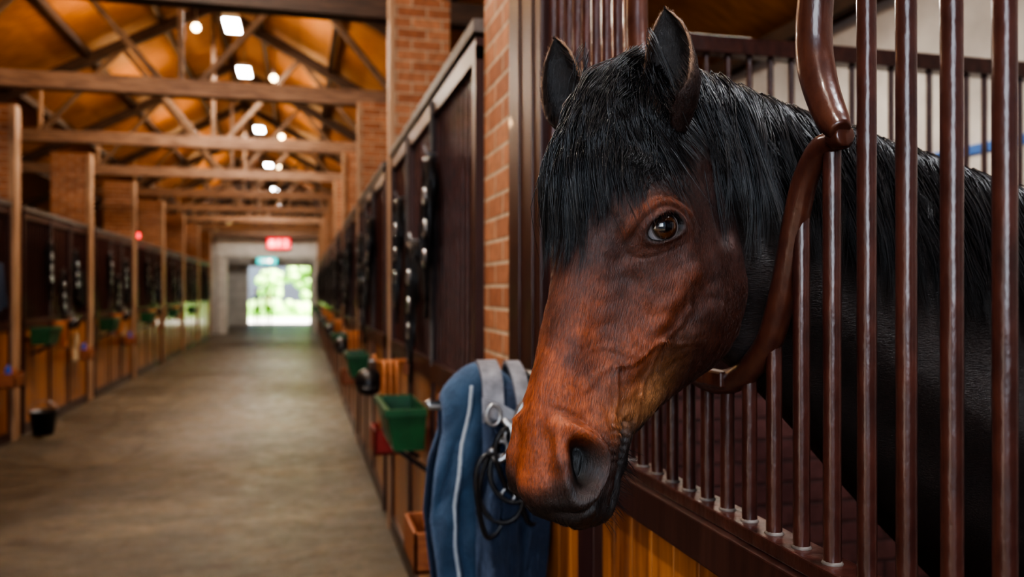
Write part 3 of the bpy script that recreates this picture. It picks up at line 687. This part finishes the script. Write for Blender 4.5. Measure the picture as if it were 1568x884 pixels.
wk = []
for i in range(130):
    s = rng.uniform(.46, .56); w = rng.choice([-1, 1]) * rng.uniform(.01, .045); h = bvh.ray_cast(Vector((s, w, -.4)), Vector((0, 0, 1)))
    if h[0] is None: continue
    p = np.array(h[0]); dr = np.array((rng.uniform(-.1, .8), np.sign(w) * rng.uniform(.1, .6), -1)); dr /= np.linalg.norm(dr); L = rng.uniform(.010, .032)
    wk.append([p + dr * L * f + np.array((0.15, 0, 0)) * (L * f * f) for f in np.linspace(0, 1, 5)])
for (p, nn), sg in zip(EYES, (1, -1)):
    a = math.radians(50); e1 = np.array((math.cos(a), 0, math.sin(a))); e2 = np.array((-math.sin(a), 0, math.cos(a)))
    for x in np.linspace(-.8, .8, 44):
        b0 = p + e1 * x * EA * 1.02 + e2 * (EB * 1.08 * math.sqrt(1 - x * x * .8) - 5.5 * (x * EA) ** 2) - nn * .001
        dr = nn * .8 + e2 * .2 + e1 * x * .4 + np.array((.45, 0, 0)); dr /= np.linalg.norm(dr)
        wk.append([b0 + dr * .013 * f + np.array((.3, 0, 0)) * .013 * f * f for f in np.linspace(0, 1, 5)])
strands('whiskers_and_lashes', toW(np.array(wk)), .00033, horse)

# ------------------------------------------------------------------ blanket on rack
def blanket():
    e = bpy.data.objects.new('horse_blanket', None); scene.collection.objects.link(e)
    def drape(name, left, right, yc, zt, half, drop, mat, seed, amp=.018, th=.012):
        r = np.random.default_rng(seed); b = MB(); nu, nv = 110, 140; P = np.zeros((nv, nu, 3)); ph = r.uniform(0, 6, 6)
        for i, v in enumerate(np.linspace(-1, 1, nv)):
            arc = .26; dn = max(0, (abs(v) - arc) / (1 - arc))
            xl = np.interp(dn, [0, .12, .3, .6, 1], left); xr = np.interp(dn, [0, .12, .3, .6, 1], right)
            for j, u in enumerate(np.linspace(0, 1, nu)):
                edge = math.sin(math.pi * u) ** .5; hh = half * (.35 + .65 * edge)
                if abs(v) < arc: a = v / arc * math.pi / 2; y = yc + hh * math.sin(a); z = zt - half + half * math.cos(a)
                else: y = yc + np.sign(v) * (hh + .025 * math.sin(dn * 2.5)); z = zt - half - dn * drop * (1 - .06 * math.cos(u * 3 + ph[3]))
                fold = amp * (.25 + dn) * (math.sin(u * 9 + ph[0] + 1.2 * dn) + .55 * math.sin(u * 19 + ph[1] - 2.0 * dn) + .30 * math.sin(u * 37 + ph[4] + 3 * dn))
                sag = .014 * math.exp(-((dn - .25) / .2) ** 2) * math.sin((u * 2.2 - .3 + dn * 3.2) * 6 + 3 * math.sin(u * 4))
                crease = .008 * math.sin(z * 38 + u * 9 + ph[5]) * math.sin(u * 6 + ph[2] + z * 7)
                z += -.075 * (1 - edge) * max(0, 1 - dn * 1.3) + .010 * math.sin(u * 7 + ph[2])
                P[i, j] = (xl + (xr - xl) * u, y + (fold + crease + sag) * (-1 if v < 0 else .5), z)
        b.grid(P, mat); b.obj(name, parent=e, solid=th)
        return P
    P = drape('outer_rug', [.375, .350, .338, .365, .41], [.60, .605, .60, .595, .59], 2.22, 1.485, .095, .78, 'blue', 3, .024, .014)
    drape('under_rug', [.47, .455, .445, .45, .46], [.61, .61, .61, .605, .60], 2.14, 1.44, .095, .66, 'navy', 5, .022, .012)
    b = MB()
    pp = []
    for i in range(0, 60):
        j = int(round(np.interp(i, [0, 30, 59], [22, 18, 32]))); pp.append(P[i, j] + np.array((0, -.011, .0)))
    pp = np.array(pp); pp[1:-1] = (pp[:-2] + pp[1:-1] + pp[2:]) / 3
    b.tube(pp, .0055, 'piping', 8)
    b.tube([P[i, 0] for i in range(0, 139)], .008, 'navy', 8); b.obj('piping', parent=e)
    b = MB(); w_ = (1, 0, 0)
    b.ribbon(catmull([(.50, 2.30, 1.42), (.495, 2.22, 1.500), (.49, 2.12, 1.475), (.485, 2.075, 1.42), (.48, 2.05, 1.36)], 8), w_, .055, .014, 'grey')
    b.ribbon(catmull([(.575, 2.30, 1.42), (.57, 2.22, 1.498), (.565, 2.11, 1.465), (.56, 2.045, 1.40), (.56, 2.03, 1.30), (.575, 2.035, 1.24)], 8), w_, .04, .012, 'grey')
    b.ribbon(catmull([(.455, 2.065, 1.40), (.50, 2.035, 1.385), (.55, 2.02, 1.355), (.60, 2.03, 1.31)], 8), (0, .15, 1), .045, .012, 'grey')
    for cx, cz, r1, r2 in ((.52, 1.33, .020, .030), (.49, 1.30, .016, .018), (.47, 1.385, .018, .026)):
        b.tube([(cx + r1 * math.cos(t), 2.008, cz + r2 * math.sin(t)) for t in np.linspace(0, 2 * math.pi, 17)[:-1]], .0045, 'steel', 8, close=True)
    b.tube(catmull([(.60, 2.02, 1.42), (.565, 2.01, 1.425), (.535, 2.01, 1.38), (.54, 2.01, 1.31), (.57, 2.01, 1.28)], 6), .011, 'steel', 10)
    b.tube(catmull([(.50, 2.02, 1.37), (.52, 2.005, 1.34), (.51, 2.005, 1.29), (.48, 2.01, 1.27), (.465, 2.015, 1.30)], 6), .009, 'steel', 10)
    b.obj('girth', parent=e)
    b = MB(); rr_ = np.random.default_rng(4)
    for q in range(6):
        cx = .53 + .012 * q * (-1) ** q; cz = 1.27 - .018 * q; w2 = .045 + .012 * rr_.uniform(); h2 = .06 + .05 * rr_.uniform(); ph = rr_.uniform(0, 6)
        b.tube([(cx + w2 * math.sin(t) + .01 * math.sin(2 * t + ph), 2.015 + .012 * math.sin(t + ph), cz + h2 * math.cos(t)) for t in np.linspace(0, 2 * math.pi, 30)[:-1]], .0065, 'black', 6, close=True)
    b.obj('tangled_straps', parent=e)
    b = MB()
    for xa, zl in ((.60, .90), (.575, .98), (.50, 1.0)):
        b.ribbon(catmull([(xa - .02, 2.10, 1.40), (xa + .005, 2.03, 1.30), (xa + .01, 2.02, 1.1), (xa - .005, 2.03, zl)], 8), w_, .026, .006, 'navy')
        b.tube([(xa + .01 + .018 * math.cos(t), 2.013, 1.18 + .018 * math.sin(t)) for t in np.linspace(0, 2 * math.pi, 13)[:-1]], .004, 'steel', 6, close=True)
    b.obj('straps', parent=e)
    b = MB(); b.tube([(.61, 2.22, 1.385), (.34, 2.22, 1.385), (.335, 2.22, 1.40)], .013, 'steel', 12)
    b.tube([(.61, 2.22, 1.385), (.605, 2.20, 1.47), (.60, 2.06, 1.475), (.60, 2.03, 1.45)], .012, 'steel', 10)
    b.box(.585, .612, 2.19, 2.25, 1.33, 1.44, 'steel'); b.obj('blanket_rack', parent=e)
blanket()

# ------------------------------------------------------------------ feed troughs and tack
def trough(x_wall, sg, y0, ln=.55, z1=1.14, dep=.26):
    b = MB(); xa, xb = (x_wall + sg * .075, x_wall + sg * dep); z0 = z1 - .2
    def ring(ins, z, tx=0):
        xs_ = (xa + sg * (ins * .3), xb - sg * (ins + tx)); return [(xs_[0], y0 + ins, z), (xs_[1], y0 + ins, z), (xs_[1], y0 + ln - ins, z), (xs_[0], y0 + ln - ins, z)]
    R = [ring(.02, z0, .015), ring(.0, z1 - .035), ring(-.012, z1 - .035), ring(-.012, z1), ring(.016, z1), ring(.04, z0 + .02, .03)]
    vs = [p for r in R for p in r]; fs = [(0, 1, 2, 3), (20, 21, 22, 23)]
    for i in range(5):
        for j in range(4): fs.append((i * 4 + j, i * 4 + (j + 1) % 4, i * 4 + 4 + (j + 1) % 4, i * 4 + 4 + j))
    b.add(vs, fs, 'green')
    for y in (y0 + .1, y0 + ln - .1): b.beam((x_wall + sg * .05, y, z0 - .12), (xb - sg * .05, y, z0), .02, .02, 'black')
    b.obj('feed_trough', bevel=.008)
for i in range(0, 9): trough(XR, -1, 3.85 + 3.4 * i)
for i in range(6): trough(XL, 1, 10.85 - 3.43 + 3.43 * i, ln=.45, z1=1.25, dep=.3)

def tackset(xw, sg, y, hz=1.14, ho=.25):
    b = MB()
    b.box(min(xw + sg * .05, xw + sg * .08), max(xw + sg * .05, xw + sg * .08), y, y + .16, 1.22, 1.30, 'wood2')
    for q in range(3):
        pts = [(xw + sg * (.12 + .035 * q), y + .08 + .06 * math.sin(t), 1.12 + .17 * math.cos(t)) for t in np.linspace(0, 2 * math.pi, 20)[:-1]]
        b.tube(pts, .014, 'tan', 6, close=True)
    b.tube([(xw + sg * .05, y + .08, 1.29), (xw + sg * .23, y + .08, 1.29), (xw + sg * .25, y + .08, 1.33)], .014, 'tan', 8); b.obj('bridle_bracket')
    b = MB(); b.ball((xw + sg * ho, y + .40, hz), (.085, .11, .085), 'black', 12); b.tube([(xw + sg * ho, y + .31, hz - .02), (xw + sg * ho, y + .27, hz - .03)], [.07, .05], 'black', 10, flat=.2)
    b.tube([(xw + sg * .05, y + .40, hz + .13), (xw + sg * ho, y + .40, hz + .13), (xw + sg * ho, y + .40, hz + .08)], .008, 'steel', 6); b.obj('riding_helmet')
for i in range(5): tackset(XR, -1, 4.65 + 3.4 * i)
for i in range(4): tackset(XL, 1, 11.8 + 3.43 * i, 1.26, .2)
def grooming_box(xw, sg, y, z, mat='wood2', top='bluepl', d=.22):
    b = MB(); xa, xb = sorted((xw + sg * .05, xw + sg * (.03 + d))); t = .015; w = .30; h = .15
    b.box(xa, xb, y, y + w, z, z + t, mat); b.box(xa, xa + t, y, y + w, z, z + h, mat); b.box(xb - t, xb, y, y + w, z, z + h * .8, mat)
    b.box(xa, xb, y, y + t, z, z + h, mat); b.box(xa, xb, y + w - t, y + w, z, z + h, mat)
    b.tube([((xa + xb) / 2, y + .1, z + .02), ((xa + xb) / 2, y + .1, z + .2), ((xa + xb) / 2, y + .1, z + .24)], [.03, .03, .012], top, 10)
    b.box((xa + xb) / 2 - .03, (xa + xb) / 2 + .03, y + .17, y + .27, z + .1, z + .19, 'tan'); b.obj('grooming_box', bevel=.003)
grooming_box(XR, -1, 2.98, .66); grooming_box(XR, -1, 5.0, .70, 'red', d=.19); grooming_box(XL, 1, 9.75, .66)
grooming_box(XR, -1, 8.6, .72); grooming_box(XL, 1, 12.9, .7); grooming_box(XL, 1, 16.2, .7)
def bucket(x, y):
    b = MB(); n = 20; P = []
    for r, z in ((.001, .01), (.11, .01), (.145, .27), (.155, .27), (.155, .285), (.14, .285), (.105, .03), (.001, .03)):
        P.append([(x + r * math.cos(a), y + r * math.sin(a), z) for a in np.linspace(0, 2 * math.pi, n, endpoint=False)])
    b.grid(np.array(P), 'black', False, True)
    b.tube([(x + .155 * math.cos(a), y, .28 + .12 * math.sin(a)) for a in np.linspace(0, math.pi, 14)], .005, 'steel', 6); b.obj('bucket')
bucket(XL + .26, 10.7)
b = MB(); P = [[(XL + .14 + .03 * math.sin(3 * a + z * 9), 12.6 + (.05 + .03 * abs(math.sin(z * 7))) * math.cos(a), z) for a in np.linspace(0, 6.28, 14, endpoint=False)] for z in np.linspace(.72, 1.1, 12)]
b.grid(np.array(P), 'beige', False, True); b.obj('hanging_cloth')
b = MB(); b.tube([(XR - .09, 3.6, .0), (XR - .06, 3.5, 1.25)], .014, 'wood2', 8); b.box(XR - .14, XR - .05, 3.45, 3.75, 0.0, .05, 'red'); b.obj('stable_broom')
b = MB(); b.tube(catmull([(XR - .05, 5.75, .95), (XR - .12, 5.6, .75), (XR - .12, 5.5, .85), (XR - .05, 5.42, .98)], 6), .012, 'black', 8); b.obj('lead_rope')
M['redled'] = mat_emit('red_led', (1, .04, .06), 3)
b = MB(); b.box(XL + .075, XL + .09, 17.3, 17.46, 2.7, 2.86, 'red'); b.box(XL + .09, XL + .12, 17.31, 17.45, 2.73, 2.83, 'redled'); b.obj('alarm_light')

M['led'] = mat_emit('red_sign_face', (1.0, .02, .05), 1.6); M['digits'] = mat_emit('pale_digits', (1, .70, .65), 4); M['exit'] = mat_emit('teal_sign_face', (.01, .62, .62), 1.3)
b = MB(); x0, x1, z0, z1 = -1.32, -.40, 3.32, 3.78; y = YX
b.box(x0, x1, y - .08, y, z0, z1, 'black'); b.box(x0 + .02, x1 - .02, y - .095, y - .08, z0 + .02, z1 - .02, 'led')
for k, segs in enumerate(('abcdefg', 'abged', 'abcd')):
    cx = x0 + .2 + .25 * k; cz = (z0 + z1) / 2; w = .06; h = .11
    sd_ = {'a': (-w, w, h - .02, h), 'g': (-w, w, -.01, .01), 'd': (-w, w, -h, -h + .02), 'b': (w - .02, w, 0, h), 'c': (w - .02, w, -h, 0), 'f': (-w, -w + .02, 0, h), 'e': (-w, -w + .02, -h, 0)}
    for sg in segs: q_ = sd_[sg]; b.box(cx + q_[0], cx + q_[1], y - .10, y - .095, cz + q_[2], cz + q_[3], 'digits')
b.obj('led_clock_sign')
b = MB(); b.box(-1.68, -.92, y - .06, y, 2.72, 3.0, 'black'); b.box(-1.67, -.93, y - .07, y - .06, 2.73, 2.99, 'exit')
b.beam((-1.5, y - .075, 2.86), (-1.15, y - .075, 2.86), .01, .04, 'digits'); b.beam((-1.15, y - .075, 2.86), (-1.25, y - .075, 2.92), .01, .03, 'digits'); b.beam((-1.15, y - .075, 2.86), (-1.25, y - .075, 2.80), .01, .03, 'digits')
b.obj('exit_sign')

# ------------------------------------------------------------------ lamps
M['lampface'] = mat_emit('lamp_face', (.92, .97, 1.0), 28); M['warmbulb'] = mat_emit('warm_bulb', (1, .75, .4), 14)
LX = -.935; LZ = 5.40
for y in (-1.5, 2.2, 6.0, 12.0, 14.5, 19.6, 25.1, 31, 37.5):
    b = MB(); b.box(LX - .11, LX + .11, y - .32, y + .32, LZ, LZ + .06, 'white'); b.box(LX - .10, LX + .10, y - .30, y + .30, LZ - .015, LZ, 'lampface')
    for dy in (-.2, .2): b.tube([(LX, y + dy, LZ + .06), (LX, y + dy, RZ - .1)], .006, 'steel', 6)
    b.obj('ceiling_lamp')
    l = bpy.data.lights.new('lamp_light', 'AREA'); l.shape = 'RECTANGLE'; l.size = .2; l.size_y = .6; l.energy = 90; l.color = (1, .92, .80)
    o = bpy.data.objects.new('lamp_light', l); o.location = (LX, y, LZ - .03); scene.collection.objects.link(o)
for x, y in ((-1.28, 10.9), (-.416, 13.2), (-.41, 18.2), (-.59, 22.6)):
    b = MB(); b.ball((x, y, 5.0), .05, 'warmbulb', 10); b.tube([(x, y, 5.04), (x, y, 5.1), (x, y, RZ - SL * abs(x - CX))], [.04, .012, .006], 'steel', 8); b.obj('pendant_bulb')
for y in (3.8, 8.0, 11.2, 14.6, 18, 21.5, 25, 28.5):  # added warm fill points with no fixture, to keep the ceiling glowing
    for x in (-.30, -2.4):
        l = bpy.data.lights.new('warm_fill', 'POINT'); l.energy = 27; l.color = (1, .62, .30); l.shadow_soft_size = .1
        o = bpy.data.objects.new('warm_fill', l); o.location = (x, y, 4.8); scene.collection.objects.link(o)
l = bpy.data.lights.new('stall_light', 'AREA'); l.size = .5; l.energy = 32; l.color = (1, .9, .78); o = bpy.data.objects.new('stall_light', l); o.location = (2.2, 4.2, 3.3); scene.collection.objects.link(o)
l = bpy.data.lights.new('stall_light_near', 'AREA'); l.size = .5; l.energy = 34; l.color = (.92, .95, 1); o = bpy.data.objects.new('stall_light_near', l); o.location = (1.4, .55, 3.3); scene.collection.objects.link(o)
l = bpy.data.lights.new('entrance_daylight', 'AREA'); l.shape = 'RECTANGLE'; l.size = 2.4; l.size_y = 2.2; l.energy = 125; l.color = (.80, .90, 1)
o = bpy.data.objects.new('entrance_daylight', l); o.location = (-1.5, -3.4, 2.7); o.rotation_euler = (math.radians(82), 0, math.radians(-20)); scene.collection.objects.link(o)

# ------------------------------------------------------------------ outside
b = MB(); b.box(-12, 12, YE + .2, YE + 12, -.12, -.01, 'pave'); b.obj('ground_paving')
b = MB(); b.box(-25, 25, YE + 12, YE + 60, -.12, 0.0, 'grass'); b.obj('ground_lawn')
def tree(x, y, h, r):
    b = MB(); b.tube([(x, y, 0), (x, y, h * .5), (x + .1, y, h * .8)], [.2, .15, .06], 'bark', 10)
    rr_ = np.random.default_rng(int(abs(x * 10) + y))
    for k in range(60):
        d = rr_.normal(0, 1, 3); d /= np.linalg.norm(d); c0 = np.array((x, y, h * .62)) + d * r * rr_.uniform(.3, 1) * np.array((1, 1, 1.1))
        b.ball(c0, tuple(rr_.uniform(.3, .6, 3) * r * .5), 'leaf', 6)
    b.obj('garden_tree')
for x, y, h, r in ((-7, 66, 4.2, 1.5), (-2.4, 70, 3.6, 1.2), (.4, 64, 4.8, 1.6), (4.5, 67, 6, 2.2), (-11, 70, 7, 2.5)): tree(x, y, h, r)
b = MB(); rr_ = np.random.default_rng(3)
for k in range(110): b.ball((rr_.uniform(-9, 8), 58 + rr_.uniform(-.4, .4), rr_.uniform(.2, .9)), rr_.uniform(.25, .45), 'leaf', 6)
b.obj('garden_hedge')
M['skin'] = mat_noise('skin', (.4, .22, .15), (.5, .3, .2), .6); M['shirt'] = mat_noise('dark_shirt', (.05, .06, .12), (.08, .1, .2), .8); M['trouser'] = mat_noise('trousers', (.03, .03, .04), (.06, .06, .07), .8)
def person(x, y, shirt='shirt'):
    b = MB()
    for sx in (-1, 1):
        b.tube([(x + sx * .09, y, .92), (x + sx * .11, y + .02 * sx, .5), (x + sx * .11, y + .08 * sx, .08)], [.095, .065, .045], 'trouser', 10)
        b.tube([(x + sx * .11, y + .08 * sx + .05, .04), (x + sx * .11, y + .08 * sx - .16, .035)], [.045, .04], 'black', 8)
        b.tube([(x + sx * .19, y, 1.42), (x + sx * .25, y, 1.15), (x + sx * .24, y - .1, .92)], [.055, .045, .035], shirt, 8)
        b.ball((x + sx * .24, y - .12, .86), (.035, .03, .055), 'skin', 6)
    b.tube([(x, y, .86), (x, y, 1.05), (x, y, 1.3), (x, y, 1.44), (x, y, 1.50)], [.15, .13, .19, .17, .06], shirt, 14, flat=.65)
    b.tube([(x, y, 1.46), (x, y, 1.58)], .05, 'skin', 8); b.ball((x, y, 1.66), (.075, .09, .115), 'skin', 10); b.ball((x, y + .02, 1.69), (.085, .095, .10), 'black', 10)
    b.obj('person')
person(-2.1, 42.2); person(-1.6, 43.0, 'red')

w = bpy.data.worlds.new('sky'); scene.world = w; w.use_nodes = True
nt = w.node_tree; bg = nt.nodes['Background']; sk = nt.nodes.new('ShaderNodeTexSky'); sk.sky_type = 'HOSEK_WILKIE'; sk.turbidity = 6; sk.sun_direction = (.47, -.4, .79)
nt.links.new(sk.outputs[0], bg.inputs[0]); bg.inputs[1].default_value = 3.0
l = bpy.data.lights.new('sun', 'SUN'); l.energy = 34; l.angle = .01; l.color = (1, .96, .88); o = bpy.data.objects.new('sun', l); o.rotation_euler = (math.radians(38), 0, math.radians(50)); scene.collection.objects.link(o)

cd = bpy.data.cameras.new('camera'); cam = bpy.data.objects.new('camera', cd); scene.collection.objects.link(cam)
cd.sensor_width = 36; cd.lens = 36 * 1250 / 1568; cam.location = (0, 0, EYE); cam.rotation_euler = (math.radians(90.14), 0, -math.asin(.25))
cd.clip_start = .05; cd.dof.use_dof = True; cd.dof.focus_distance = 1.04; cd.dof.aperture_fstop = 3.2
scene.camera = cam
scene.view_settings.view_transform = 'AgX'
try: scene.view_settings.look = 'AgX - High Contrast'
except Exception as e: print(e)
scene.view_settings.exposure = 0.32
